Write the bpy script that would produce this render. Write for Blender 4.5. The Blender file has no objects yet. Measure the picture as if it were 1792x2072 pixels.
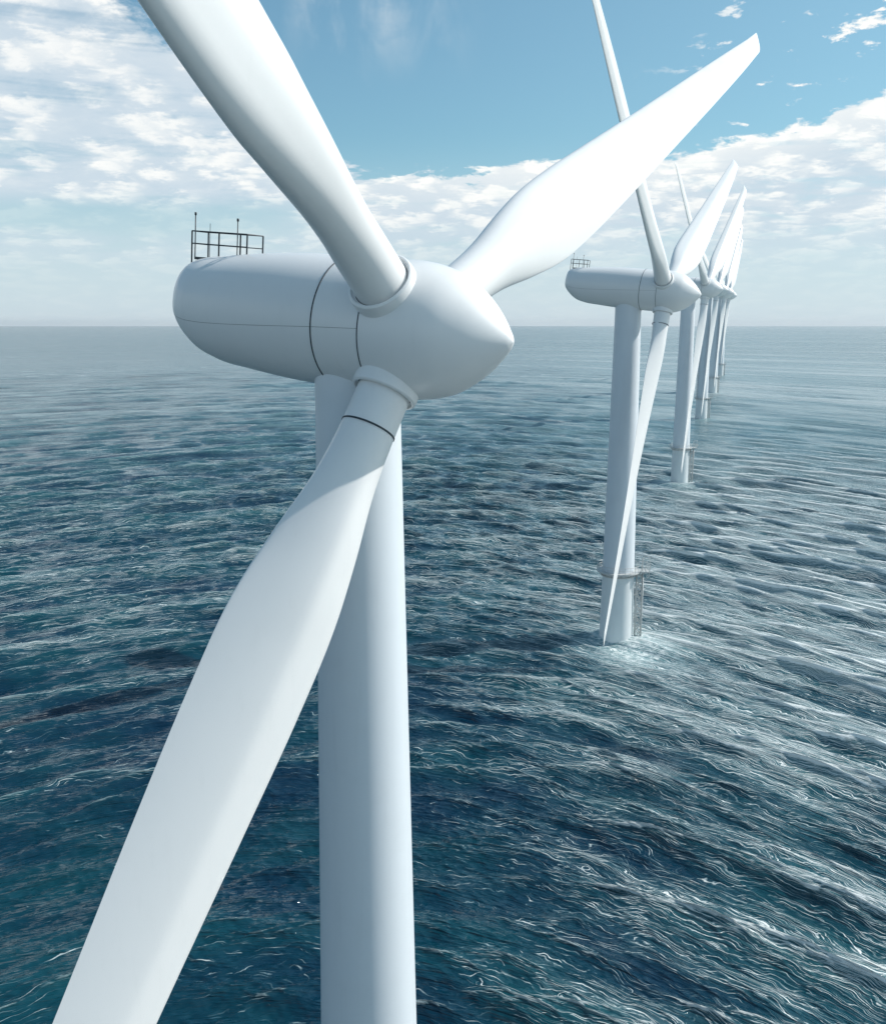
import bpy, math, random
import numpy as np
from mathutils import Vector, Matrix
R = math.radians
scene = bpy.context.scene
COL = scene.collection
rng = np.random.default_rng(7)

# ------------------------------------------------------------------ camera
EYE = 66.0
FPX = 1900.0 / 2072.0            # focal length in frame heights
PITCH = 11.3
cam = bpy.data.cameras.new("camera")
cam.sensor_fit = 'VERTICAL'; cam.sensor_height = 24.0; cam.lens = 24.0 * FPX
cam.clip_start = 0.5; cam.clip_end = 80000
camo = bpy.data.objects.new("camera", cam); COL.objects.link(camo)
camo.location = (0, 0, EYE); camo.rotation_euler = (R(90 - PITCH), 0, 0)
scene.camera = camo

# ------------------------------------------------------------------ sun, sky, exposure
HAZE = 0.000018
SUN_EL, SUN_AZ = 40.0, 80.0       # azimuth clockwise from +Y (straight ahead)
sdir = Vector((math.sin(R(SUN_AZ)) * math.cos(R(SUN_EL)), math.cos(R(SUN_AZ)) * math.cos(R(SUN_EL)), math.sin(R(SUN_EL))))
sun = bpy.data.lights.new("sun", 'SUN'); sun.energy = 4.1; sun.angle = R(0.6); sun.color = (1.0, 0.955, 0.9)
suno = bpy.data.objects.new("sun", sun); COL.objects.link(suno)
suno.rotation_euler = (-sdir).to_track_quat('-Z', 'Y').to_euler(); suno.location = (100, 0, 200)
scene.view_settings.view_transform = 'Standard'; scene.view_settings.look = 'None'
scene.view_settings.exposure = 0.16; scene.view_settings.gamma = 1.0

class NT:
    """small helper to write node graphs as expressions"""
    def __init__(s, tree): s.t = tree; s.n = tree.nodes; s.l = tree.links
    def new(s, typ, **kw):
        n = s.n.new(typ)
        for k, v in kw.items(): setattr(n, k, v)
        return n
    def put(s, inp, v):
        if v is None: return
        if hasattr(v, 'is_output'): s.l.new(v, inp)
        else: inp.default_value = v
    def m(s, op, a, b=None, c=None, clamp=False):
        n = s.new('ShaderNodeMath', operation=op, use_clamp=clamp)
        s.put(n.inputs[0], a); s.put(n.inputs[1], b); s.put(n.inputs[2], c)
        return n.outputs[0]
    def vm(s, op, a, b=None, sc=None):
        n = s.new('ShaderNodeVectorMath', operation=op)
        s.put(n.inputs[0], a); s.put(n.inputs[1], b)
        if sc is not None: s.put(n.inputs['Scale'], sc)
        return n.outputs['Value'] if op in ('LENGTH', 'DOT_PRODUCT') else n.outputs[0]
    def xyz(s, x=0.0, y=0.0, z=0.0):
        n = s.new('ShaderNodeCombineXYZ'); s.put(n.inputs[0], x); s.put(n.inputs[1], y); s.put(n.inputs[2], z); return n.outputs[0]
    def sep(s, v):
        n = s.new('ShaderNodeSeparateXYZ'); s.put(n.inputs[0], v); return n.outputs[0], n.outputs[1], n.outputs[2]
    def noise(s, v, scale=1.0, detail=3.0, rough=0.5, dist=0.0, lac=2.0):
        n = s.new('ShaderNodeTexNoise'); s.put(n.inputs['Vector'], v); s.put(n.inputs['Scale'], scale)
        s.put(n.inputs['Detail'], detail); s.put(n.inputs['Roughness'], rough); s.put(n.inputs['Distortion'], dist); s.put(n.inputs['Lacunarity'], lac)
        return n.outputs['Fac']
    def step(s, v, a, b, lo=0.0, hi=1.0):
        n = s.new('ShaderNodeMapRange', interpolation_type='SMOOTHSTEP')
        s.put(n.inputs['Value'], v); s.put(n.inputs['From Min'], a); s.put(n.inputs['From Max'], b)
        s.put(n.inputs['To Min'], lo); s.put(n.inputs['To Max'], hi); return n.outputs[0]
    def mix(s, f, a, b, typ='MIX'):
        n = s.new('ShaderNodeMix', data_type='RGBA', blend_type=typ, clamp_factor=True)
        s.put(n.inputs[0], f); s.put(n.inputs[6], a); s.put(n.inputs[7], b); return n.outputs[2]

def make_world():
    w = bpy.data.worlds.new("World"); scene.world = w; w.use_nodes = True
    t = w.node_tree; t.nodes.clear(); g = NT(t)
    out = g.new('ShaderNodeOutputWorld'); bg = g.new('ShaderNodeBackground')
    sky = g.new('ShaderNodeTexSky', sky_type='NISHITA', sun_disc=False)
    sky.sun_elevation = R(SUN_EL); sky.sun_rotation = R(SUN_AZ)
    sky.air_density = 1.0; sky.dust_density = 0.8; sky.ozone_density = 1.0; sky.altitude = 0
    tc = g.new('ShaderNodeTexCoord'); d = g.vm('NORMALIZE', tc.outputs['Generated'])
    x, y, z = g.sep(d)
    el = g.m('MULTIPLY', g.m('ARCSINE', z), 57.2958)
    az = g.m('MULTIPLY', g.m('ARCTAN2', x, y), 57.2958)
    # clouds: a layer seen in perspective (direction / height)
    zz = g.m('ADD', g.m('MAXIMUM', z, 0.0), 0.19)
    px = g.m('DIVIDE', x, zz); py = g.m('DIVIDE', y, zz)
    P = g.xyz(px, py, 0.0)
    n_lo = g.noise(P, 0.55, 3, 0.5)
    n_mid = g.noise(P, 4.0, 9, 0.60, 0.3)
    n_hi = g.noise(P, 14.0, 7, 0.62, 0.2)
    # rows of cloudlets
    vor = g.new('ShaderNodeTexVoronoi', feature='SMOOTH_F1', voronoi_dimensions='2D')
    wv = g.vm('ADD', P, g.vm('SCALE', g.xyz(n_mid, n_hi, 0.0), None, 0.35))
    g.put(vor.inputs['Vector'], g.vm('MULTIPLY', wv, (1.0, 1.0, 1.0))); g.put(vor.inputs['Scale'], 7.0); vor.inputs['Smoothness'].default_value = 0.5
    cell = g.step(vor.outputs['Distance'], 0.05, 0.62, 1.0, 0.0)
    # upper edge of the cloud field by azimuth; unseen outer ends raised for fill light
    fc = g.new('ShaderNodeFloatCurve')
    pts = [(-60, 16), (-36, 20), (-25, 21), (-18.8, 17.6), (-13, 14.0), (-6, 9.2), (6, 8.9), (15, 9.8), (25, 12.0), (38, 15.0), (60, 16)]
    cu = fc.mapping.curves[0]
    cvt = lambda p: ((p[0] + 60) / 120.0, p[1] / 40.0)
    cu.points[0].location = cvt(pts[0]); cu.points[1].location = cvt(pts[-1])
    for p in pts[1:-1]: cu.points.new(*cvt(p))
    fc.mapping.update()
    g.put(fc.inputs['Value'], g.m('DIVIDE', g.m('ADD', az, 60.0), 120.0, clamp=True))
    E = g.m('MULTIPLY', fc.outputs[0], 40.0)
    wob = g.m('MULTIPLY', g.m('SUBTRACT', n_mid, 0.5), 4.0)
    wob = g.m('ADD', wob, g.m('MULTIPLY', g.m('SUBTRACT', n_hi, 0.5), 2.6))
    dE = g.m('ADD', g.m('SUBTRACT', E, el), wob)
    field = g.step(dE, -0.1, g.step(az, -12.0, -2.0, 0.9, 0.35))
    # soft gap of clearer sky low on the left, thinning into haze toward the horizon
    gapc = g.m('ADD', 5.9, g.m('MULTIPLY', g.m('SUBTRACT', n_lo, 0.5), 3.0))
    gap = g.m('MULTIPLY', g.step(g.m('ABSOLUTE', g.m('SUBTRACT', el, gapc)), 0.3, 1.7, 1.0, 0.0), g.step(az, -12.0, -4.0, 1.0, 0.0))
    low = g.step(el, 1.5, 6.5)
    streak = g.noise(g.xyz(g.m('MULTIPLY', az, 0.07), g.m('MULTIPLY', el, 1.5), 2.0), 1.0, 5, 0.55, 0.25)
    holes = g.step(g.m('ADD', g.m('MULTIPLY', n_mid, 0.55), g.m('MULTIPLY', streak, 0.45)), 0.34, 0.5)
    dens = g.m('MULTIPLY', field, g.m('ADD', 0.45, g.m('MULTIPLY', holes, 0.48)))
    dens = g.m('MULTIPLY', dens, g.m('SUBTRACT', 1.0, g.m('MULTIPLY', gap, 0.75)))
    dens = g.m('MULTIPLY', dens, g.m('ADD', 0.25, g.m('MULTIPLY', low, 0.75)))
    # stray puffs high on the right
    puff = g.step(g.m('ADD', g.m('MULTIPLY', n_mid, 0.5), g.m('MULTIPLY', n_hi, 0.5)), 0.555, 0.61)
    puff = g.m('MULTIPLY', puff, g.m('MULTIPLY', g.step(az, 10.0, 19.0), g.step(el, 8.0, 10.0)))
    # wisps at the very top
    wis = g.noise(g.xyz(g.m('MULTIPLY', az, 0.28), g.m('MULTIPLY', el, 0.10), 5.0), 1.0, 5, 0.6, 0.6)
    wis = g.m('MULTIPLY', g.step(wis, 0.5, 0.8, 0.0, 0.35), g.m('MULTIPLY', g.step(g.m('ABSOLUTE', g.m('ADD', az, 4.0)), 2.0, 7.0, 1.0, 0.0), g.step(el, 12.5, 17.5)))
    dens = g.m('MAXIMUM', g.m('MAXIMUM', dens, puff), wis, clamp=True)
    # cloud colour: brighter lit tops, greyer veil
    tex = g.m('ADD', g.m('MULTIPLY', cell, 0.35), g.m('ADD', g.m('MULTIPLY', n_mid, 0.55), g.m('MULTIPLY', n_hi, 0.35)))
    edge = g.step(dE, 2.8, 0.3)
    lit = g.m('ADD', g.step(tex, 0.38, 0.95), g.m('MULTIPLY', edge, g.step(az, -8.0, 10.0, 0.15, 0.55)), clamp=True)
    lit = g.m('MULTIPLY', lit, g.step(el, 2.0, 7.5, 0.35, 1.0))
    ccol = g.mix(lit, (0.56, 0.655, 0.735, 1), (0.95, 0.945, 0.915, 1))
    # sky
    st = g.vm('SCALE', sky.outputs[0], None, 0.094)
    st = g.mix(1.0, st, (0.76, 1.11, 1.13, 1), 'MULTIPLY')
    hz = g.step(el, 0.0, 11.0, 1.0, 0.0)
    st = g.mix(g.step(az, -20.0, 30.0, 0.08, 0.26), st, (0.42, 0.70, 0.80, 1))
    st = g.mix(g.m('MULTIPLY', hz, 0.8), st, (0.60, 0.705, 0.785, 1))
    col = g.mix(dens, st, ccol)
    below = g.step(el, -1.0, -0.05, 1.0, 0.0)
    col = g.mix(below, col, (0.03, 0.10, 0.14, 1))
    g.put(bg.inputs['Color'], col); bg.inputs['Strength'].default_value = 1.0
    g.l.new(bg.outputs[0], out.inputs[0])
make_world()
scene.cycles.max_bounces = 5

# ------------------------------------------------------------------ helpers
def tag(o, label=None, cat=None, group=None, kind=None):
    if label: o['label'] = label
    if cat: o['category'] = cat
    if group: o['group'] = group
    if kind: o['kind'] = kind
    return o

class MB:
    def __init__(s): s.v = []; s.f = []
    def add(s, vs, fs):
        b = len(s.v); s.v += [tuple(map(float, v)) for v in vs]; s.f += [tuple(b + i for i in f) for f in fs]
    def rings(s, rings, closed=True, cap0=True, cap1=True):
        n = len(rings[0]); vs = [p for r in rings for p in r]; fs = []
        for i in range(len(rings) - 1):
            for j in range(n if closed else n - 1):
                k = (j + 1) % n
                fs.append((i * n + j, i * n + k, (i + 1) * n + k, (i + 1) * n + j))
        if cap0: fs.append(tuple(range(n - 1, -1, -1)))
        if cap1: fs.append(tuple((len(rings) - 1) * n + j for j in range(n)))
        s.add(vs, fs)
    def tube(s, pts, r, seg=8, loop=False):
        pts = [np.array(p, float) for p in pts]; rr = []; n = len(pts)
        for i, p in enumerate(pts):
            if loop: t = pts[(i + 1) % n] - pts[i - 1]
            else: t = pts[min(i + 1, n - 1)] - pts[max(i - 1, 0)]
            t = t / (np.linalg.norm(t) + 1e-9)
            if i == 0:
                h = np.array([0, 0, 1.0]) if abs(t[2]) < 0.9 else np.array([1.0, 0, 0])
                a = np.cross(t, h)
            else: a = a - t * (a @ t)
            a = a / np.linalg.norm(a); b = np.cross(t, a)
            rr.append([p + r * (math.cos(q) * a + math.sin(q) * b) for q in np.arange(seg) * 2 * math.pi / seg])
        if loop:
            # close the loop with aligned last ring
            rr.append(rr[0]); s.rings(rr, True, False, False)
        else: s.rings(rr)
    def lathe(s, prof, seg=64, origin=(0, 0, 0), ax=(0, 0, 1), close=True):
        ax = np.array(ax, float); h = np.array([0, 0, 1.0]) if abs(ax[2]) < 0.9 else np.array([1.0, 0, 0])
        e1 = np.cross(ax, h); e1 /= np.linalg.norm(e1); e2 = np.cross(ax, e1); o = np.array(origin, float)
        rr = [[o + ax * z + rad * (math.cos(q) * e1 + math.sin(q) * e2) for q in np.arange(seg) * 2 * math.pi / seg] for rad, z in prof]
        s.rings(rr, True, close, close)
    def box(s, c, ex, ey, ez):
        c = np.array(c, float); ex, ey, ez = (np.array(e, float) for e in (ex, ey, ez))
        vs = [c + sx * ex + sy * ey + sz * ez for sx in (-1, 1) for sy in (-1, 1) for sz in (-1, 1)]
        s.add(vs, [(0, 1, 3, 2), (4, 6, 7, 5), (0, 4, 5, 1), (2, 3, 7, 6), (0, 2, 6, 4), (1, 5, 7, 3)])
    def build(s, name, mat, parent=None, smooth=True, angle=35):
        me = bpy.data.meshes.new(name); me.from_pydata(s.v, [], s.f); me.update()
        import bmesh
        bm = bmesh.new(); bm.from_mesh(me); bmesh.ops.recalc_face_normals(bm, faces=bm.faces)
        if smooth:
            for f in bm.faces: f.smooth = len(f.verts) < 8
            for e in bm.edges:
                if len(e.link_faces) == 2 and e.calc_face_angle(0) > R(angle): e.smooth = False
        bm.to_mesh(me); bm.free()
        me.materials.append(mat)
        o = bpy.data.objects.new(name, me); COL.objects.link(o)
        if parent: o.parent = parent
        return o

# ------------------------------------------------------------------ materials
def mat(name): 
    m = bpy.data.materials.new(name); m.use_nodes = True
    return m, NT(m.node_tree), m.node_tree.nodes['Principled BSDF']

def paint(name, base, rough=0.36, coat=0.25, streaks=0.5):
    m, g, b = mat(name)
    geo = g.new('ShaderNodeNewGeometry'); P = geo.outputs['Position']
    n = g.noise(P, 0.35, 5, 0.6); f = g.noise(g.vm('MULTIPLY', P, (2.2, 2.2, 0.12)), 1.0, 5, 0.65)
    w = g.m('ADD', g.m('MULTIPLY', g.step(n, 0.45, 0.8), 0.10 * streaks), g.m('MULTIPLY', g.step(f, 0.5, 0.8), 0.12 * streaks))
    c = g.mix(w, (*base, 1), (base[0] * 0.55, base[1] * 0.56, base[2] * 0.55, 1))
    g.put(b.inputs['Base Color'], c); g.put(b.inputs['Roughness'], g.step(n, 0.3, 0.7, rough - 0.05, rough + 0.08))
    b.inputs['Coat Weight'].default_value = coat; b.inputs['Coat Roughness'].default_value = 0.18
    return m
M_WHITE = paint('white_gelcoat', (0.81, 0.815, 0.81))
M_TOWER = paint('white_tower_paint', (0.67, 0.72, 0.76), 0.42, 0.15, 0.8)
M_BASE = paint('weathered_tower_paint', (0.68, 0.72, 0.73), 0.5, 0.05, 1.4)
def plain(name, base, rough, metal=0.0):
    m, g, b = mat(name)
    geo = g.new('ShaderNodeNewGeometry'); n = g.noise(geo.outputs['Position'], 3.0, 4, 0.6)
    g.put(b.inputs['Base Color'], g.mix(n, (*base, 1), (base[0] * 0.7, base[1] * 0.7, base[2] * 0.7, 1)))
    b.inputs['Roughness'].default_value = rough; b.inputs['Metallic'].default_value = metal
    return m
M_DARK = plain('dark_rubber_seal', (0.02, 0.035, 0.05), 0.6)
M_RAIL = plain('dark_painted_steel', (0.035, 0.045, 0.055), 0.45)
M_GALV = plain('galvanised_steel', (0.6, 0.61, 0.6), 0.5, 0.1)

def dome_hash(i): return random.Random(i).random()

# ------------------------------------------------------------------ the sea
CX = 0.0
TOWERS = []           # filled below: (x, y, strength of wash)

def ray(px, py):
    """direction through a point given in the photograph's own measured units -> used once to survey positions"""
    c, s = math.cos(R(PITCH)), math.sin(R(PITCH)); f = 1900.0
    v = np.array([(px - 896) / f, c - s * (py - 1036) / f, -s - c * (py - 1036) / f])
    return v

def build_sea():
    # polar sheet, denser inside the photographed sector, reaching the horizon
    dep = np.concatenate([np.linspace(88, 46, 90, endpoint=False), np.linspace(46, 14, 780, endpoint=False), np.linspace(14, 1.0, 420, endpoint=False), np.geomspace(1.0, 0.10, 60)])
    rr = EYE / np.tan(np.radians(dep))
    a1 = np.linspace(-34, 34, 760); a2 = np.linspace(34, 326, 260)[1:-1]
    az = np.radians(np.concatenate([a1, a2]))
    nr, na = len(rr), len(az)
    RR, AZ = np.meshgrid(rr, az, indexing='ij')
    X = RR * np.sin(AZ); Y = RR * np.cos(AZ); Z = np.zeros_like(X)
    dr = np.gradient(rr)[:, None] * np.ones_like(X)
    da = np.gradient(np.unwrap(az)); da[0] = da[1]; da[-1] = da[-2]
    cell = np.maximum(dr, RR * np.abs(da)[None, :])
    dX = np.zeros_like(X); dY = np.zeros_like(X); CV = np.zeros_like(X); CV2 = np.zeros_like(X)
    # curved wave coordinates: crests rise to the right on the left side and fall toward the viewer on the right
    W = 0.35 * np.abs(Y) + 45.0; tt = np.clip(X / W, -4, 4)
    F = -0.24 * tt - 0.92 / 1.6 * np.log(np.cosh(1.6 * tt)); Fp = -0.24 - 0.92 * np.tanh(1.6 * tt)
    V = Y - W * F; U = X
    gx = -Fp; gy = np.ones_like(Y); gn = np.hypot(gx, gy); gx = gx / gn; gy = gy / gn
    x0 = 8 + 0.14 * Y
    wr = 1 / (1 + np.exp(-(X - x0) / (8.0 + 0.05 * np.abs(Y))))
    g = np.random.default_rng(11)
    def waves(n, l0, l1, spread, steep, wt, chop=0.88, cross=0.0, cw=1.0):
        nonlocal Z, dX, dY, CV, CV2
        for i in range(n):
            lam = l0 * (l1 / l0) ** ((i + g.random()) / n)
            th = R(90 + g.normal() * spread + (cross if i % 2 else -cross)); k = 2 * math.pi / lam
            amp = steep * lam / n * (0.6 + 0.8 * g.random())
            ph = g.random() * 6.283
            att = np.clip((lam / gn / cell - 1.8) / 2.4, 0, 1)
            if att.max() <= 0: continue
            p = math.cos(th) * k * U + math.sin(th) * k * V + ph
            A = amp * att * wt / gn
            Z += A * np.sin(p); c = np.cos(p) * A * chop
            dX += c * gx; dY += c * gy
            CV += cw * A * k * gn * np.sin(p); CV2 += 0.5 * (cw * A * k * gn) ** 2
    f1 = np.clip((RR - 130) / 250, 0, 1); f2 = np.clip((RR - 450) / 900, 0, 1)
    waves(14, 24, 64, 18, 0.07, 0.9 + 1.0 * f2)
    waves(7, 15, 32, 13, 0.085, (0.25 + 1.2 * wr) * np.clip((420 - RR) / 200, 0, 1), cw=0.8)
    waves(20, 9, 22, 15, 0.135, 0.75 + 0.7 * wr + 0.9 * f1, cross=12, cw=1.1)
    waves(26, 3.2, 8.5, 11, 0.28, 0.95 + 0.35 * wr + 0.8 * f1, cross=18, cw=1.2)
    waves(30, 1.2, 3.2, 13, 0.32, np.clip(1.15 - RR / 350, 0.5, 1), cross=24)
    waves(20, 0.5, 1.3, 16, 0.16, 0.7 + 0.3 * wr, cross=28, cw=0.8)
    fade = np.clip((6000 - RR) / 4000, 0, 1)
    Zs = Z * fade
    Xd = X + dX * fade * 1.0; Yd = Y + dY * fade * 1.0
    V = V + 1.2 * Z
    crest = Z / 0.8
    # broad bands of foam; the left-hand streaks also imitate reflected sky
    foam = 0.14 + 1.12 * wr * np.clip((RR - 70) / 80, 0.75, 1.0) + 0.24 * np.clip(crest, -1.5, 1.5) * (0.4 + 0.6 * wr)
    foam += 0.5 * (1 - wr) * np.clip((RR - 95) / 130, 0, 1)
    foam += 0.10 * np.clip((160 - RR) / 100, 0, 1) * np.clip((X + 20) / 30, 0, 1)
    wash = np.zeros_like(X)
    for (tx, ty, st) in TOWERS:
        d = np.hypot((X - tx - 3), (Y - ty + 6) * 0.8)
        wash = np.maximum(wash, st * 1.0 * np.exp(-(d / 9.0) ** 2))
        ang = np.hypot((X - tx), (Y - ty))
        wash = np.maximum(wash, st * 0.9 * np.exp(-((ang - 3.9) / 1.1) ** 2))
    verts = np.stack([Xd, Yd, Zs], -1).reshape(-1, 3)
    n = nr * na
    i = np.arange(nr - 1)[:, None] * na; j = np.arange(na)[None, :]; j2 = (j + 1) % na
    quads = np.stack([i + j, i + j2, i + na + j2, i + na + j], -1).reshape(-1, 4)[:, ::-1]
    me = bpy.data.meshes.new('sea')
    # centre cap under the camera
    cap = np.arange(na)
    nf = len(quads)
    me.vertices.add(n); me.vertices.foreach_set('co', verts.astype(np.float32).ravel())
    me.loops.add(nf * 4 + na); me.loops.foreach_set('vertex_index', np.concatenate([quads.ravel(), cap[::-1]]).astype(np.int32))
    me.polygons.add(nf + 1)
    me.polygons.foreach_set('loop_start', (np.arange(nf + 1) * 4).astype(np.int32))
    me.update(calc_edges=True); me.validate()
    me.polygons.foreach_set('use_smooth', np.ones(len(me.polygons), bool))
    for nm, arr in (('stream_u', U), ('stream_v', V), ('foam', foam), ('wash', wash), ('height', Z), ('side', wr), ('crest', CV / np.sqrt(CV2 + 1e-6))):
        a = me.attributes.new(nm, 'FLOAT', 'POINT'); a.data.foreach_set('value', arr.astype(np.float32).ravel())
    o = bpy.data.objects.new('sea', me); COL.objects.link(o)
    # flip if normals point down
    if me.polygons[nf // 2].normal.z < 0: me.flip_normals()
    me.materials.append(sea_material())
    tag(o, 'deep teal open sea with wind ripples, swell and threads of white foam', None, None, 'structure')
    return o

def sea_material():
    m, g, b = mat('sea_water')
    at = lambda n: g.new('ShaderNodeAttribute', attribute_name=n).outputs['Fac']
    crest = at('crest'); side = at('side')
    U, V, foam, wash, hgt = at('stream_u'), at('stream_v'), at('foam'), at('wash'), at('height')
    geo = g.new('ShaderNodeNewGeometry'); P = geo.outputs['Position']
    camd = g.vm('LENGTH', g.vm('MULTIPLY', P, (1, 1, 0)))
    px, py, pz = g.sep(P)
    flat = g.xyz(px, py, 0.0)
    # domain warp
    w1 = g.noise(flat, 0.12, 3, 0.5); w2 = g.noise(g.vm('ADD', flat, (31.0, 7.0, 0)), 0.12, 3, 0.5)
    w3 = g.noise(flat, 0.5, 3, 0.55); w4 = g.noise(g.vm('ADD', flat, (13.0, 51.0, 0)), 0.5, 3, 0.55)
    Vw = g.m('ADD', V, g.m('ADD', g.m('MULTIPLY', g.m('SUBTRACT', w1, 0.5), 7.0), g.m('MULTIPLY', g.m('SUBTRACT', w3, 0.5), 0.5)))
    Uw = g.m('ADD', U, g.m('ADD', g.m('MULTIPLY', g.m('SUBTRACT', w2, 0.5), 9.0), g.m('MULTIPLY', g.m('SUBTRACT', w4, 0.5), 2.2)))
    def threads(f, c, nu, nv, amp, off, width):
        n = g.noise(g.xyz(g.m('MULTIPLY', Uw, nu * 0.8), g.m('MULTIPLY', Vw, nv), off), 1.0, 1.2, 0.45)
        ph = g.m('ADD', g.m('MULTIPLY', Vw, f), g.m('ADD', g.m('MULTIPLY', Uw, c), g.m('MULTIPLY', n, amp)))
        fr = g.m('ABSOLUTE', g.m('SUBTRACT', g.m('FRACT', ph), 0.5))
        bk = g.noise(g.xyz(g.m('MULTIPLY', Uw, 0.19), g.m('MULTIPLY', Vw, f * 0.8), off + 60.0), 1.0, 3, 0.6)
        return g.step(fr, width * 0.1, width, 1.0, 0.0), bk
    brk2 = g.noise(g.xyz(g.m('MULTIPLY', Uw, 0.035), g.m('MULTIPLY', Vw, 0.10), 27.0), 1.0, 4, 0.6)
    dens = g.m('ADD', foam, g.m('MULTIPLY', g.m('SUBTRACT', brk2, 0.5), 1.7))
    dens = g.m('ADD', dens, g.m('MULTIPLY', wash, 0.5))
    thr = g.m('SUBTRACT', 0.66, g.m('MULTIPLY', dens, 0.24))
    th = None; on = None
    for f, c, nu, nv, amp, off, width, gain in ((0.85, 0.03, 0.05, 0.22, 2.5, 1.0, 0.075, 1.0), (1.15, -0.30, 0.07, 0.30, 2.3, 4.0, 0.085, 0.85), (1.7, 0.36, 0.10, 0.42, 2.3, 9.0, 0.12, 0.75),
                                      (2.4, -0.05, 0.16, 0.6, 2.3, 15.0, 0.17, 0.6), (0.33, 0.08, 0.04, 0.12, 1.8, 19.0, 0.035, 1.0)):
        l_, bk = threads(f, c, nu, nv, amp, off, width)
        o_ = g.step(bk, thr, g.m('ADD', thr, 0.14))
        v_ = g.m('MULTIPLY', g.m('MULTIPLY', l_, o_), gain)
        th = v_ if th is None else g.m('MAXIMUM', th, v_)
        on = o_ if on is None else on
    veil = g.m('MULTIPLY', g.step(dens, 0.5, 1.6), g.m('ADD', 0.02, g.m('MULTIPLY', on, 0.20)))
    patchn = g.noise(g.xyz(g.m('MULTIPLY', Uw, 0.7), g.m('MULTIPLY', Vw, 0.9), 33.0), 1.0, 6, 0.7)
    patch = g.m('MULTIPLY', g.step(patchn, 0.64, 0.69), g.step(dens, 0.6, 1.1))
    washf = g.m('MULTIPLY', wash, g.step(g.noise(flat, 0.7, 6, 0.7), 0.38, 0.62))
    # foam that rides on the sharpened crests
    lo = g.m('SUBTRACT', 2.0, g.m('MULTIPLY', g.m('MINIMUM', g.m('MAXIMUM', dens, 0.0), 1.5), 1.15))
    tex = g.noise(g.xyz(g.m('MULTIPLY', Uw, 1.1), g.m('MULTIPLY', Vw, 1.9), 83.0), 1.0, 4, 0.65)
    cr_ = g.m('ADD', crest, g.m('MULTIPLY', g.m('SUBTRACT', tex, 0.5), 2.2))
    cf = g.m('MULTIPLY', g.step(cr_, lo, g.m('ADD', lo, 0.9)), g.step(camd, 350.0, 900.0, 0.8, 0.4))
    near_r = g.step(dens, 0.25, 1.0)
    th = g.m('MAXIMUM', g.m('MULTIPLY', th, g.m('ADD', 0.62, g.m('MULTIPLY', near_r, 0.38))), g.m('MULTIPLY', cf, g.m('ADD', 0.30, g.m('MULTIPLY', side, 0.85))))
    foam_glint = g.m('MAXIMUM', g.m('MAXIMUM', th, veil), g.m('MAXIMUM', g.m('MULTIPLY', patch, 0.9), g.m('MULTIPLY', washf, 0.85)))
    foam_glint = g.m('MULTIPLY', foam_glint, g.step(camd, 220.0, 700.0, 1.0, 0.4), clamp=True)
    gust = g.noise(g.xyz(g.m('MULTIPLY', U, 0.0012), g.m('MULTIPLY', V, 0.006), 71.0), 1.0, 10, 0.68)
    gust = g.step(gust, 0.36, 0.66)
    foam_glint = g.m('MAXIMUM', foam_glint, g.m('MULTIPLY', g.step(camd, 260.0, 900.0, 0.0, 0.5), g.m('MULTIPLY', g.step(dens, 0.0, 1.3), g.m('ADD', 0.45, g.m('MULTIPLY', gust, 0.55)))))  # far veil: unresolved whitecaps plus sun glint painted in as pale colour
    # water body: deep navy with teal patches where it is aerated or the wave is thin
    tq = g.noise(flat, 0.035, 4, 0.55)
    body = g.mix(g.step(tq, 0.35, 0.7), (0.0008, 0.019, 0.044, 1), (0.0018, 0.042, 0.060, 1))
    body = g.mix(g.step(hgt, 0.1, 1.6, 0.0, 0.35), body, (0.006, 0.085, 0.105, 1))
    body = g.mix(g.m('MULTIPLY', g.step(dens, 0.3, 1.4), 0.5), body, (0.02, 0.13, 0.15, 1))
    body = g.mix(g.m('MULTIPLY', wash, 0.65), body, (0.09, 0.27, 0.30, 1))
    col = g.mix(foam_glint, body, g.mix(g.step(foam_glint, 0.0, 0.6), (0.45, 0.68, 0.72, 1), (0.90, 0.93, 0.91, 1)))
    g.put(b.inputs['Base Color'], col)
    rw = g.step(camd, 80.0, 1500.0, 0.05, 0.10)
    g.put(b.inputs['Roughness'], g.m('ADD', g.m('MULTIPLY', foam_glint, 0.5), rw, clamp=True))
    b.inputs['IOR'].default_value = 1.47
    # ripples finer than the mesh, each band taking over where the mesh gets coarser
    def rip(su, sv, off): return g.noise(g.xyz(g.m('MULTIPLY', U, su), g.m('MULTIPLY', V, sv), off), 1.0, 4, 0.6, 0.2)
    def ridge(su, sv, off):
        n = g.noise(g.xyz(g.m('MULTIPLY', U, su), g.m('ADD', g.m('MULTIPLY', V, sv), g.m('MULTIPLY', U, su * 0.5)), off), 1.0, 2, 0.5, 0.15)
        return g.m('SUBTRACT', 1.0, g.m('MULTIPLY', g.m('ABSOLUTE', g.m('SUBTRACT', n, 0.5)), 2.0))
    hh = g.m('MULTIPLY', ridge(0.45, 2.4, 41.0), g.step(camd, 80, 200, 0.12, 0.0))
    hh = g.m('ADD', hh, g.m('MULTIPLY', ridge(0.13, 0.95, 43.0), g.step(camd, 90, 260, 0.45, 0.08)))
    hh = g.m('ADD', hh, g.m('MULTIPLY', ridge(0.05, 0.38, 44.0), g.step(camd, 150, 500, 0.40, 0.25)))
    hh = g.m('ADD', hh, g.m('MULTIPLY', ridge(0.03, 0.14, 45.0), g.step(camd, 350, 900, 0.0, 1.6)))
    hh = g.m('ADD', hh, g.m('MULTIPLY', ridge(0.007, 0.04, 47.0), g.step(camd, 900, 3000, 0.0, 5.0)))
    hh = g.m('MULTIPLY', hh, g.m('ADD', 0.6, g.m('MULTIPLY', gust, 0.8)))
    hh = g.m('ADD', hh, g.m('MULTIPLY', foam_glint, 0.03))
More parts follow.
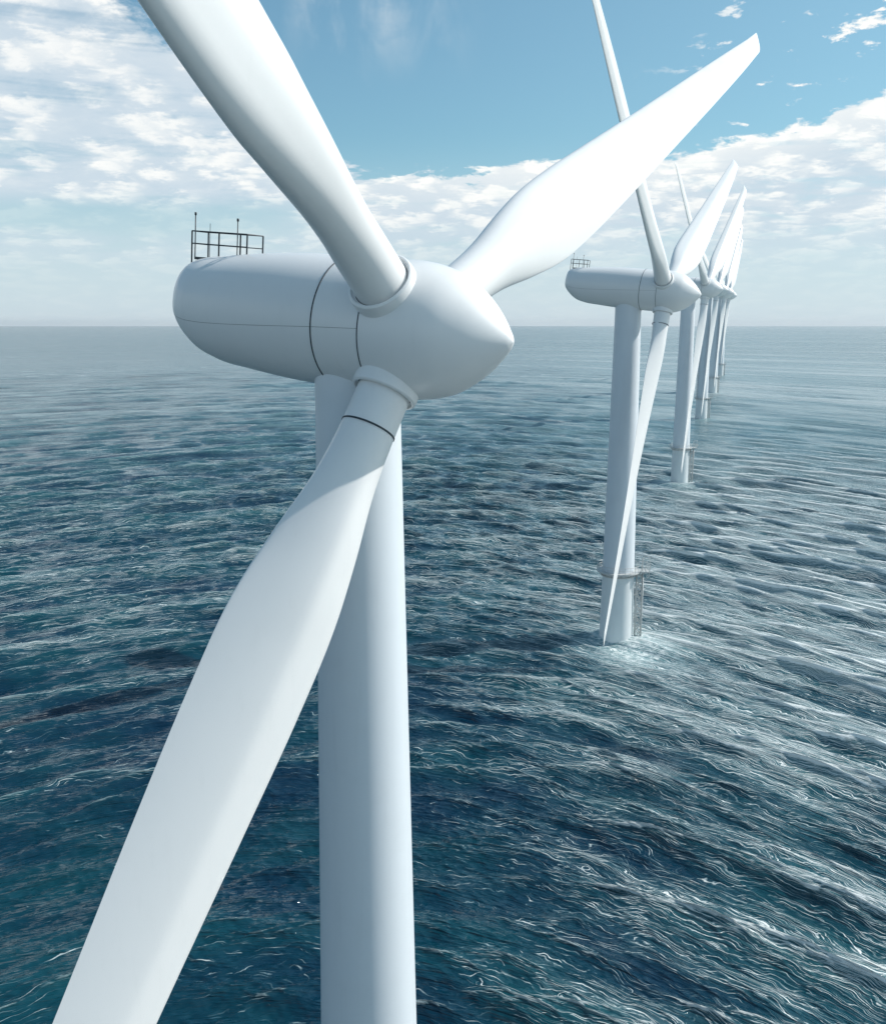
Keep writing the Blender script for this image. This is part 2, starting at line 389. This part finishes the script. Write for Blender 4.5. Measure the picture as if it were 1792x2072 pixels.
    bp = g.new('ShaderNodeBump'); bp.inputs['Strength'].default_value = 1.0; bp.inputs['Distance'].default_value = 1.0
    g.put(bp.inputs['Height'], hh); g.l.new(bp.outputs[0], b.inputs['Normal'])
    return m

def haze():
    m = bpy.data.materials.new('haze'); m.use_nodes = True; nt = m.node_tree; nt.nodes.clear()
    v = nt.nodes.new('ShaderNodeVolumePrincipled'); o = nt.nodes.new('ShaderNodeOutputMaterial')
    v.inputs['Density'].default_value = HAZE; v.inputs['Color'].default_value = (0.92, 0.96, 1.0, 1); v.inputs['Anisotropy'].default_value = 0.2
    nt.links.new(v.outputs[0], o.inputs['Volume'])
    mb = MB(); mb.box((0, 0, 84.0), (40500, 0, 0), (0, 40500, 0), (0, 0, 96.0))
    tag(mb.build('haze', m, None, False), 'thin pale sea haze over the whole view', None, None, 'stuff')

# ------------------------------------------------------------------ wind turbines
def frame(th, tau):
    a = np.array([math.cos(th) * math.cos(tau), -math.sin(th) * math.cos(tau), math.sin(tau)])
    p = np.array([math.sin(th), math.cos(th), 0.0]); u = np.cross(a, p)
    if u[2] < 0: u = -u
    return a, p, u

def cr(x, xs, ys):
    """smooth (monotone-ish) interpolation"""
    xs = np.array(xs, float); ys = np.array(ys, float)
    m = np.gradient(ys, xs); i = int(np.clip(np.searchsorted(xs, x) - 1, 0, len(xs) - 2))
    h = xs[i + 1] - xs[i]; t = (x - xs[i]) / h
    return (2*t**3-3*t**2+1)*ys[i] + (t**3-2*t**2+t)*h*m[i] + (-2*t**3+3*t**2)*ys[i+1] + (t**3-t**2)*h*m[i+1]

# blade planform (hub radius 4): radius fraction, chord, relative thickness, blend circle->airfoil, chord position of axis
BF = [0.0, 0.045, 0.08, 0.12, 0.17, 0.22, 0.28, 0.35, 0.45, 0.60, 0.75, 0.88, 0.95, 0.985, 1.0]
BC = [3.2, 3.2, 3.22, 3.62, 4.95, 5.95, 6.10, 5.80, 5.2, 4.35, 3.50, 2.65, 2.10, 1.9, 1.8]
BT = [1.0, 1.0, 0.97, 0.80, 0.54, 0.38, 0.31, 0.27, 0.23, 0.19, 0.17, 0.15, 0.14, 0.13, 0.13]
BB = [0.0, 0.0, 0.04, 0.25, 0.60, 0.88, 1.0, 1, 1, 1, 1, 1, 1, 1, 1]
BO = [0.50, 0.50, 0.50, 0.49, 0.47, 0.455, 0.45, 0.44, 0.43, 0.42, 0.41, 0.40, 0.40, 0.40, 0.40]
BW = [13, 13, 13, 12, 10, 8, 6, 4.5, 2, -1, -3, -4, -4.5, -4.5, -4.5]

def blade(parent, hub, d, a, pitch, L, sc, joint, bulge=1.0):
    t = np.cross(a, d); t /= np.linalg.norm(t); aa = np.cross(d, t)
    c0 = math.cos(R(pitch)) * t + math.sin(R(pitch)) * aa
    n0 = np.cross(d, c0)
    mb = MB(); N = 56; rr = []
    fr = np.concatenate([np.linspace(0.035, 0.40, 46), np.linspace(0.40, 0.94, 34)[1:], np.linspace(0.94, 1.0, 10)[1:]])
    for f in fr:
        ch = cr(f, BF, BC) * sc; 
        if 0.1 < f < 0.95: ch *= 1 + (bulge - 1) * min(1, (f - 0.1) / 0.1)
        th = np.clip(cr(f, BF, BT), 0.1, 1.0); bl = np.clip(cr(f, BF, BB), 0, 1); off = cr(f, BF, BO); tw = cr(f, BF, BW)
        if f > 0.955:                                                       # tip sweeps to a point on the leading side
            t_ = (f - 0.955) / 0.045; c9 = cr(0.955, BF, BC) * sc; ch = c9 * (1 - 0.93 * t_ ** 1.5); off = 0.40 * c9 * (1 - 0.06 * t_) / ch
        cc = math.cos(R(tw)) * c0 + math.sin(R(tw)) * n0; nn = np.cross(d, cc)
        ctr = hub + d * (f * L * sc)
        ring = []
        for j in range(N):
            q = 2 * math.pi * j / N
            ex, ey = math.cos(q) * 0.5, math.sin(q) * 0.5                       # circle, unit diameter
            xx = (1 - math.cos(q)) / 2.0                                        # 0 = leading edge
            yt = 5 * (0.2969 * math.sqrt(max(xx, 0)) - 0.126 * xx - 0.3516 * xx**2 + 0.2843 * xx**3 - 0.1036 * xx**4) * 1.0
            tri = (xx / 0.36 if xx < 0.36 else (1 - xx) / 0.64) * 0.5
            tri = 0.5 - math.sqrt((0.5 - tri) ** 2 + 0.0006) + 0.0245
            yt = 0.45 * yt + 0.55 * max(tri, yt * 0.55)
            camb = 0.16 * th * (4 * xx * (1 - xx))
            ay = (yt if math.sin(q) >= 0 else -yt) * th + camb
            ax_ = xx
            x_c = (1 - bl) * (0.5 - ex) + bl * ax_                              # 0..1 from leading edge
            y_c = (1 - bl) * ey * max(th, 0.0) + bl * ay
            ring.append(ctr + cc * ((off - x_c) * ch) + nn * (y_c * ch))
        rr.append(ring)
    mb.rings(rr)
    b = mb.build('blade', M_WHITE, parent, True, 60)
    # bearing collar round the root
    cb = MB(); prof = [(1.62, 2.2), (1.97, 2.3), (2.0, 4.1), (1.97, 4.28), (1.88, 4.36), (1.80, 4.36), (1.76, 4.2), (1.62, 4.12)]
    cb.lathe([(r * sc, z * sc) for r, z in prof], 72, hub, d, False)
    cb.build('root_collar', M_WHITE, b)
    sb = MB(); sb.lathe([(r * sc, z * sc) for r, z in [(1.61, 4.06), (1.755, 4.06), (1.755, 4.13), (1.61, 4.13)]], 72, hub, d, False)
    sb.build('root_seal', M_DARK, b)
    if joint:
        jb = MB(); fj = 6.6
        jb.lathe([(r * sc, z * sc) for r, z in [(1.55, fj), (1.645, fj), (1.645, fj + 0.09), (1.55, fj + 0.09)]], 72, hub, d, False)
        jb.build('joint_band', M_DARK, b)
        mk = MB(); e = -n0 * 0.93 + c0 * 0.37; e = e if e[1] < 0 else -n0 * -0.93 + c0 * 0.37
        f_ = np.cross(d, e); mk.box(hub + (d * 3.3 + e * 2.0) * sc, (d * 0.8 + f_ * 0.5) * 0.2 * sc, (f_ * 0.8 - d * 0.5) * 0.045 * sc, e * 0.03 * sc)
        mk.build('collar_slot', M_DARK, b)
    return b

def turbine(idx, hub, th, tau, cone, q0, d1, d2, L, sc, pitches, tower_s, top_r, base_r, rear, label, rail_end=-12.9, detail=2, bulge=(1, 1, 1), ladder=0):
    th, tau = R(th), R(tau)
    a, p, u = frame(th, tau); hub = np.array(hub, float)
    tw = hub + a * (tower_s * sc)
    root = bpy.data.objects.new('wind_turbine', None); COL.objects.link(root)
    root.location = (tw[0], tw[1], 0.0); root.empty_display_size = 2
    tag(root, label, 'wind turbine', 'offshore wind turbines in a row')
    O = np.array([tw[0], tw[1], 0.0])
    H = hub - O                           # local coordinates: origin at the tower foot
    T = tw - O
    # ---- tower
    seg = 72; ztop = T[2] - 1.6 * sc; zp = 14.6
    rad = lambda z: base_r + (top_r - base_r) * (z / ztop) ** 0.9 if z > 0 else base_r
    mb = MB(); zz = np.linspace(zp - 0.3, ztop, 10); mb.lathe([(rad(z), z) for z in zz], seg)
    tower = mb.build('tower', M_TOWER, root)
    mb = MB(); mb.lathe([(base_r * 1.0, -8.0), (base_r, 0.0), (rad(zp) + 0.02, zp - 0.9), (rad(zp) + 0.10, zp - 0.9), (rad(zp) + 0.10, zp - 0.55), (rad(zp) + 0.02, zp - 0.55), (rad(zp), zp - 0.3)], seg)
    foot = mb.build('transition_piece', M_BASE, root)
    # weld seams between tower sections
    if idx > 0:
        for fz in (0.36, 0.68):
            z = zp + (ztop - zp) * fz; mb = MB(); r_ = rad(z)
            mb.lathe([(r_ - 0.02, z), (r_ + 0.006, z), (r_ + 0.006, z + 0.07), (r_ - 0.02, z + 0.07)], seg, close=False)
            mb.build('flange', M_TOWER, tower)
    # service platform: ring deck, kerb, railing, landing balcony on the +x side
    r0 = rad(zp) + 0.03; r1 = r0 + 1.15
    mb = MB(); mb.lathe([(r0, zp), (r1, zp), (r1, zp + 0.28), (r0, zp + 0.28)], seg, close=False)
    mb.lathe([(r0, zp - 0.85), (r0 + 0.35, zp - 0.8), (r0 + 0.35, zp - 0.6), (r0, zp - 0.6)], seg, close=False)
    for k in range(12):
        q = k * math.pi / 6; e = np.array([math.cos(q), math.sin(q), 0]); f = np.array([-math.sin(q), math.cos(q), 0])
        mb.tube([e * (r0 - 0.02) + [0, 0, zp - 0.7], e * (r1 - 0.1) + [0, 0, zp + 0.02]], 0.07, 6)
    bx = r1 + 0.75
    mb.box((bx, -0.4, zp + 0.14), (0.95, 0, 0), (0, 1.5, 0), (0, 0, 0.13))
    deck = mb.build('service_platform', M_GALV, root)
    mb = MB(); NP = 20
    for h in (0.75, 1.35):
        mb.tube([(r1 * math.cos(q), r1 * math.sin(q), zp + 0.28 + h) for q in np.linspace(0.35, 2 * math.pi - 0.6, 40)], 0.045, 6)
    for q in np.linspace(0.35, 2 * math.pi - 0.6, NP): mb.tube([(r1 * math.cos(q), r1 * math.sin(q), zp + 0.2), (r1 * math.cos(q), r1 * math.sin(q), zp + 1.65)], 0.04, 6)
    x0, x1, y0, y1 = r1, bx + 0.95, -1.9, 1.1
    for h in (0.5, 1.0, 1.5):
        mb.tube([(x0, y0, zp + 0.27 + h), (x1, y0, zp + 0.27 + h), (x1, y1, zp + 0.27 + h), (x0, y1, zp + 0.27 + h)], 0.045, 6)
    for (x, y) in [(x0, y0), ((x0 + x1) / 2, y0), (x1, y0), (x1, (y0 + y1) / 2), (x1, y1), ((x0 + x1) / 2, y1), (x0, y1)]:
        mb.tube([(x, y, zp + 0.2), (x, y, zp + 1.8)], 0.05, 6)
    mb.build('platform_railing', M_GALV, deck)
    # small davit crane and cage frame on the balcony
    mb = MB(); mb.tube([(bx, 0.6, zp + 0.2), (bx, 0.6, zp + 2.7), (bx + 0.5, 0.4, zp + 3.2), (bx + 1.3, -0.1, zp + 3.1)], 0.09, 8)
    mb.tube([(x0 + 0.2, -1.6, zp + 0.2), (x0 + 0.2, -1.6, zp + 3.0), (x1, -1.6, zp + 3.1), (x1 + 0.25, -1.6, zp + 1.4), (x1 - 0.1, -1.6, zp - 1.1), (x0 - 0.2, -1.6, zp - 2.2)], 0.06, 6)
    mb.build('davit', M_GALV, deck)
    # boat landing: lattice ladder down to the water
    mb = MB(); lx = base_r + 0.35; w = 0.85
    e = np.array([math.cos(R(-8)), math.sin(R(-8)), 0]); f = np.array([-e[1], e[0], 0])
    for s1 in (0, 1):
        for s2 in (-1, 1):
            mb.tube([e * (lx + s1 * 1.25) + f * s2 * w + [0, 0, -3], e * (lx + s1 * 1.25) + f * s2 * w + [0, 0, zp - 0.1]], 0.15, 8)
    z = -0.5; k = 0
    while z < zp - 1:
        for s2 in (-1, 1):
            A = e * lx + f * s2 * w; B = e * (lx + 1.25) + f * s2 * w
            if k % 2: A, B = B, A
            mb.tube([A + [0, 0, z], B + [0, 0, z + 1.25]], 0.10, 6)
            mb.tube([e * lx + f * s2 * w + [0, 0, z], e * (lx + 1.25) + f * s2 * w + [0, 0, z]], 0.05, 6)
        mb.tube([e * (lx + 1.25) - f * w + [0, 0, z], e * (lx + 1.25) + f * w + [0, 0, z]], 0.05, 6)
        mb.tube([e * (lx + 1.25) - f * w + [0, 0, z + 0.6], e * (lx + 1.25) + f * w + [0, 0, z + 0.6]], 0.05, 6)
        if k % 4 == 0: mb.tube([e * (base_r - 0.1) + [0, 0, z], e * lx + [0, 0, z]], 0.12, 6)
        z += 1.25; k += 1
    mb.build('boat_landing_ladder', M_GALV, root)
    if ladder:
        mb = MB(); q = R(ladder); e = np.array([math.cos(q), math.sin(q), 0]); f = np.array([-e[1], e[0], 0])
        P0 = lambda z: e * (rad(z) + 0.75)
        for s2 in (-1, 1): mb.tube([P0(z) + f * s2 * 0.7 + [0, 0, z] for z in np.linspace(zp, ztop - 8, 8)], 0.12, 6)
        for z in np.arange(zp, ztop - 8, 1.6):
            mb.tube([P0(z) - f * 0.7 + [0, 0, z], P0(z) + f * 0.7 + [0, 0, z]], 0.14, 6)
            mb.tube([e * (rad(z) - 0.1) + [0, 0, z], P0(z) + [0, 0, z]], 0.12, 6)
        mb.build('access_ladder', M_GALV, tower)
    # ---- nacelle
    k = rear / 18.6
    tab = [(-1.08, 3.98, 3.98, 3.98), (-4.4, 4.0, 4.0, 4.0), (-8, 3.98, 3.98, 3.95), (-12, 3.72, 3.75, 3.75), (-15, 3.42, 3.45, 3.45),
           (-16.5, 3.25, 2.95, 3.2), (-17.6, 3.0, 2.05, 2.75), (-18.2, 2.6, 1.35, 2.15), (-18.5, 1.8, 0.75, 1.4), (-18.6, 0.4, 0.2, 0.3)]
    S = [t[0] for t in tab][::-1]
    def sect(s, inset=0.0, n=72, qs=None):
        up, dn, wd = (cr(s, S, [t[i] for t in tab][::-1]) for i in (1, 2, 3))
        sk = s if s > -4.4 else -4.4 + (s + 4.4) * (rear - 4.4) / 14.2
        pw = 1.0 if s > -4 else 1.0 - 0.07 * min(1, (-4 - s) / 8)
        out = []
        for q in (np.arange(n) * 2 * math.pi / n if qs is None else qs):
            cq, sq = math.cos(q), math.sin(q)
            cc = math.copysign(abs(cq) ** pw, cq); ss = math.copysign(abs(sq) ** pw, sq)
            vv = ss * (up if ss > 0 else dn)
            out.append(H + (a * sk + p * cc * (wd + inset) + u * (vv + (inset if ss > 0 else -inset) * abs(ss))) * sc)
        return out
    ss = np.concatenate([np.linspace(-1.08, -15, 26), np.linspace(-15, -18.6, 26)[1:]])
    mb = MB(); mb.rings([sect(s) for s in ss]); nac = mb.build('nacelle', M_WHITE, root, True, 50)
    # bedplate skirt meeting the tower
    mb = MB(); mb.lathe([(top_r + 0.02, ztop - 2.9 * sc), (top_r + 0.05, ztop - 2.9 * sc), (top_r + 0.05, ztop - 1.2 * sc), (top_r + 0.02, ztop - 1.0 * sc)], seg, (T[0], T[1], 0), close=False)
    mb.build('yaw_ring', M_TOWER, tower)
    # panel seams
    mb = MB(); mb.tube(sect(-4.4, 0.0, 96), 0.045 * sc, 6, True); mb.build('panel_seam', M_DARK, nac)
    if detail >= 2:
        mb = MB(); ring = lambda s: sect(s, -0.004)
        mb.tube([sect(s, -0.004, qs=[math.pi + math.asin(min(0.9, 0.9 * (-1.1 - s) / 16.3 / 3.4))])[0] for s in np.linspace(-1.1, -17.6, 60)], 0.012 * sc, 5)
        mb.build('side_seam', M_RAIL, nac)
        mb = MB(); mb.tube(sect(-16.9, -0.012, 72)[30:56] , 0.012 * sc, 5); mb.build('rear_seam', M_GALV, nac)
    # roof walkway and railing
    sk = lambda s: -4.4 + (s + 4.4) * (rear - 4.4) / 14.2
    Q = lambda s, pp, uu: H + (a * sk(s) + p * pp + u * uu) * sc
    mb = MB(); c = Q(-16.75, 0, 3.08); mb.box(c, a * 0.85 * sc, p * 0.9 * sc, u * 0.09 * sc)
    mb.build('roof_hatch', M_GALV if detail < 2 else M_RAIL, nac)
    mb = MB(); hw = 0.75; rt = 0.045 * sc if detail >= 2 else 0.06
    s0, s1 = -18.05, rail_end
    for uu in (4.82, 4.02):
        mb.tube([Q(s1, hw, uu), Q(s0, hw, uu)], rt * 0.8, 6); mb.tube([Q(s0, hw, uu), Q(s0, -hw, uu)], rt, 6); mb.tube([Q(s0, -hw, uu), Q(s1, -hw, uu)], rt, 6)
        if uu > 4.5: mb.tube([Q(s1, -hw, uu), Q(s1, hw, uu)], rt, 6)
    for (s, pp) in [(s0, -hw), (s0, hw), ((s0 + s1) / 2, -hw), (s1 - 0.6, -hw), (s1, -hw), (s1, hw)]:
        mb.tube([Q(s, pp, cr(s, S, [t[1] for t in tab][::-1]) - 0.25), Q(s, pp, 4.82)], rt * 1.25, 6)
    mb.build('guard_rail', M_RAIL, nac)
    for (s, hgt, r_) in [(-17.65, 5.85, 0.04), (s0 * 0.65 + s1 * 0.35, 5.35, 0.018), (s1 - 0.8, 5.6, 0.035)]:
        mb = MB(); mb.tube([Q(s, -hw - 0.08, 3.0), Q(s, -hw - 0.08, hgt)], r_ * sc, 6)
        if r_ > 0.03: mb.tube([Q(s, -hw - 0.08, hgt - 0.02), Q(s, -hw - 0.08, hgt + 0.16)], 0.075 * sc, 8)
        mb.build('antenna', M_RAIL, nac)
    # ---- hub spinner
    prof = [(3.7, -1.06), (4.0, -1.0), (4.05, -0.3), (4.05, 0.6), (3.97, 1.4), (3.78, 2.3), (3.38, 3.4), (2.82, 4.3), (2.10, 5.2), (1.28, 6.0), (0.68, 6.5), (0.32, 6.76), (0.16, 6.84), (0.02, 6.87)]
    zs = [x[1] for x in prof]; rs = [x[0] for x in prof]
    fine = [(3.7, -1.06), (3.98, -1.03)] + [(max(0.02, cr(z, zs[1:], rs[1:])), z) for z in np.linspace(-1.0, 6.87, 70)]
    mb = MB(); mb.lathe([(r * sc, z * sc) for r, z in fine], 96, H, a); spin = mb.build('hub_spinner', M_WHITE, root, True, 50)
    mb = MB(); mb.lathe([(r * sc, z * sc) for r, z in [(3.9, -1.075), (4.015, -1.075), (4.015, -1.035), (3.9, -1.035)]], 96, H, a, False); mb.build('hub_seam', M_DARK, spin)
    # ---- blades
    for kk, dq in ((0, 0), (1, d1), (2, d2)):
        q = R(q0 + dq) + kk * 2 * math.pi / 3
        rr_ = math.cos(q) * u + math.sin(q) * p
        d = math.cos(R(cone[kk])) * rr_ + math.sin(R(cone[kk])) * a
        blade(root, H, d, a, pitches[kk], L, sc, kk == 1, bulge[kk])
    return root

def place(px, py, D): return ray(px, py) / ray(px, py)[1] * D + np.array([0, 0, EYE])

SPECS = [
 dict(h=(831, 668), D=57 * .82, th=31.2, tau=-5.5, cone=(-1.9, -1.9, -1.9), q0=66.0, d1=25.0, d2=3.2, L=84, sc=.82, pitches=(-38, 27, 12), tower_s=-4.0, top_r=2.6 * .82, base_r=4.05 * .82, rear=17.9, detail=2, bulge=(1, 1.05, 1.3),
      label='nearest white wind turbine, its large hub and long blades close up at left'),
 dict(h=(1347, 590), D=190, th=26, tau=-5.6, cone=(-1.5, 1.5, -1.5), q0=61.8, d1=13.75, d2=.8, L=71, sc=1, pitches=(-62, 1, 2), tower_s=-7.5, top_r=2.55, base_r=3.55, rear=20.6, detail=2,
      label='second wind turbine, full tower visible with railed platform and lattice ladder above the water', rail_end=-15.0),
 dict(h=(1428, 583), D=393, th=27.5, tau=-5, cone=(-1.5, 2, -1.5), q0=52, d1=16, d2=9.5, L=76, sc=1, pitches=(-60, 6, 5), tower_s=-7.0, top_r=2.8, base_r=3.65, rear=19, detail=1,
      label='third wind turbine in the row, just right behind the second, its foot in open water'),
 dict(h=(1450, 586), D=667, th=27, tau=-5, cone=(-1.5, 2, -1.5), q0=45, d1=20, d2=6, L=76, sc=1.15, pitches=(-60, 6, 5), tower_s=-5.5, top_r=3.1, base_r=4.2, rear=17, detail=1, ladder=200,
      label='fourth wind turbine in the row, with a rung ladder up the left of its tower'),
 dict(h=(1466, 592), D=934, th=24, tau=-5, cone=(-1, 2, -1), q0=41, d1=22, d2=2, L=68, sc=1.35, pitches=(-60, 6, 5), tower_s=-5.0, top_r=3.3, base_r=4.4, rear=16, detail=0,
      label='fifth wind turbine, tower partly behind the fourth, small and hazy with distance'),
 dict(h=(1474, 597), D=1250, th=24, tau=-5, cone=(-1, 2, -1), q0=38, d1=24, d2=4, L=64, sc=1.5, pitches=(-60, 6, 5), tower_s=-4.0, top_r=3.3, base_r=4.6, rear=16, detail=0,
      label='sixth and farthest wind turbine, smallest tower at the right end of the receding row'),
]
for i, s in enumerate(SPECS):
    s = dict(s); h = s.pop('h'); D = s.pop('D'); hub = place(h[0], h[1], D)
    a, p, u = frame(R(s['th']), R(s['tau'])); tw = hub + a * s['tower_s'] * s['sc']
    TOWERS.append((tw[0], tw[1], [0.5, 1.0, 0.6, 0.5, 0.4, 0.3, 0.3][i]))
    turbine(i, hub, **s)

build_sea()
if HAZE: haze()
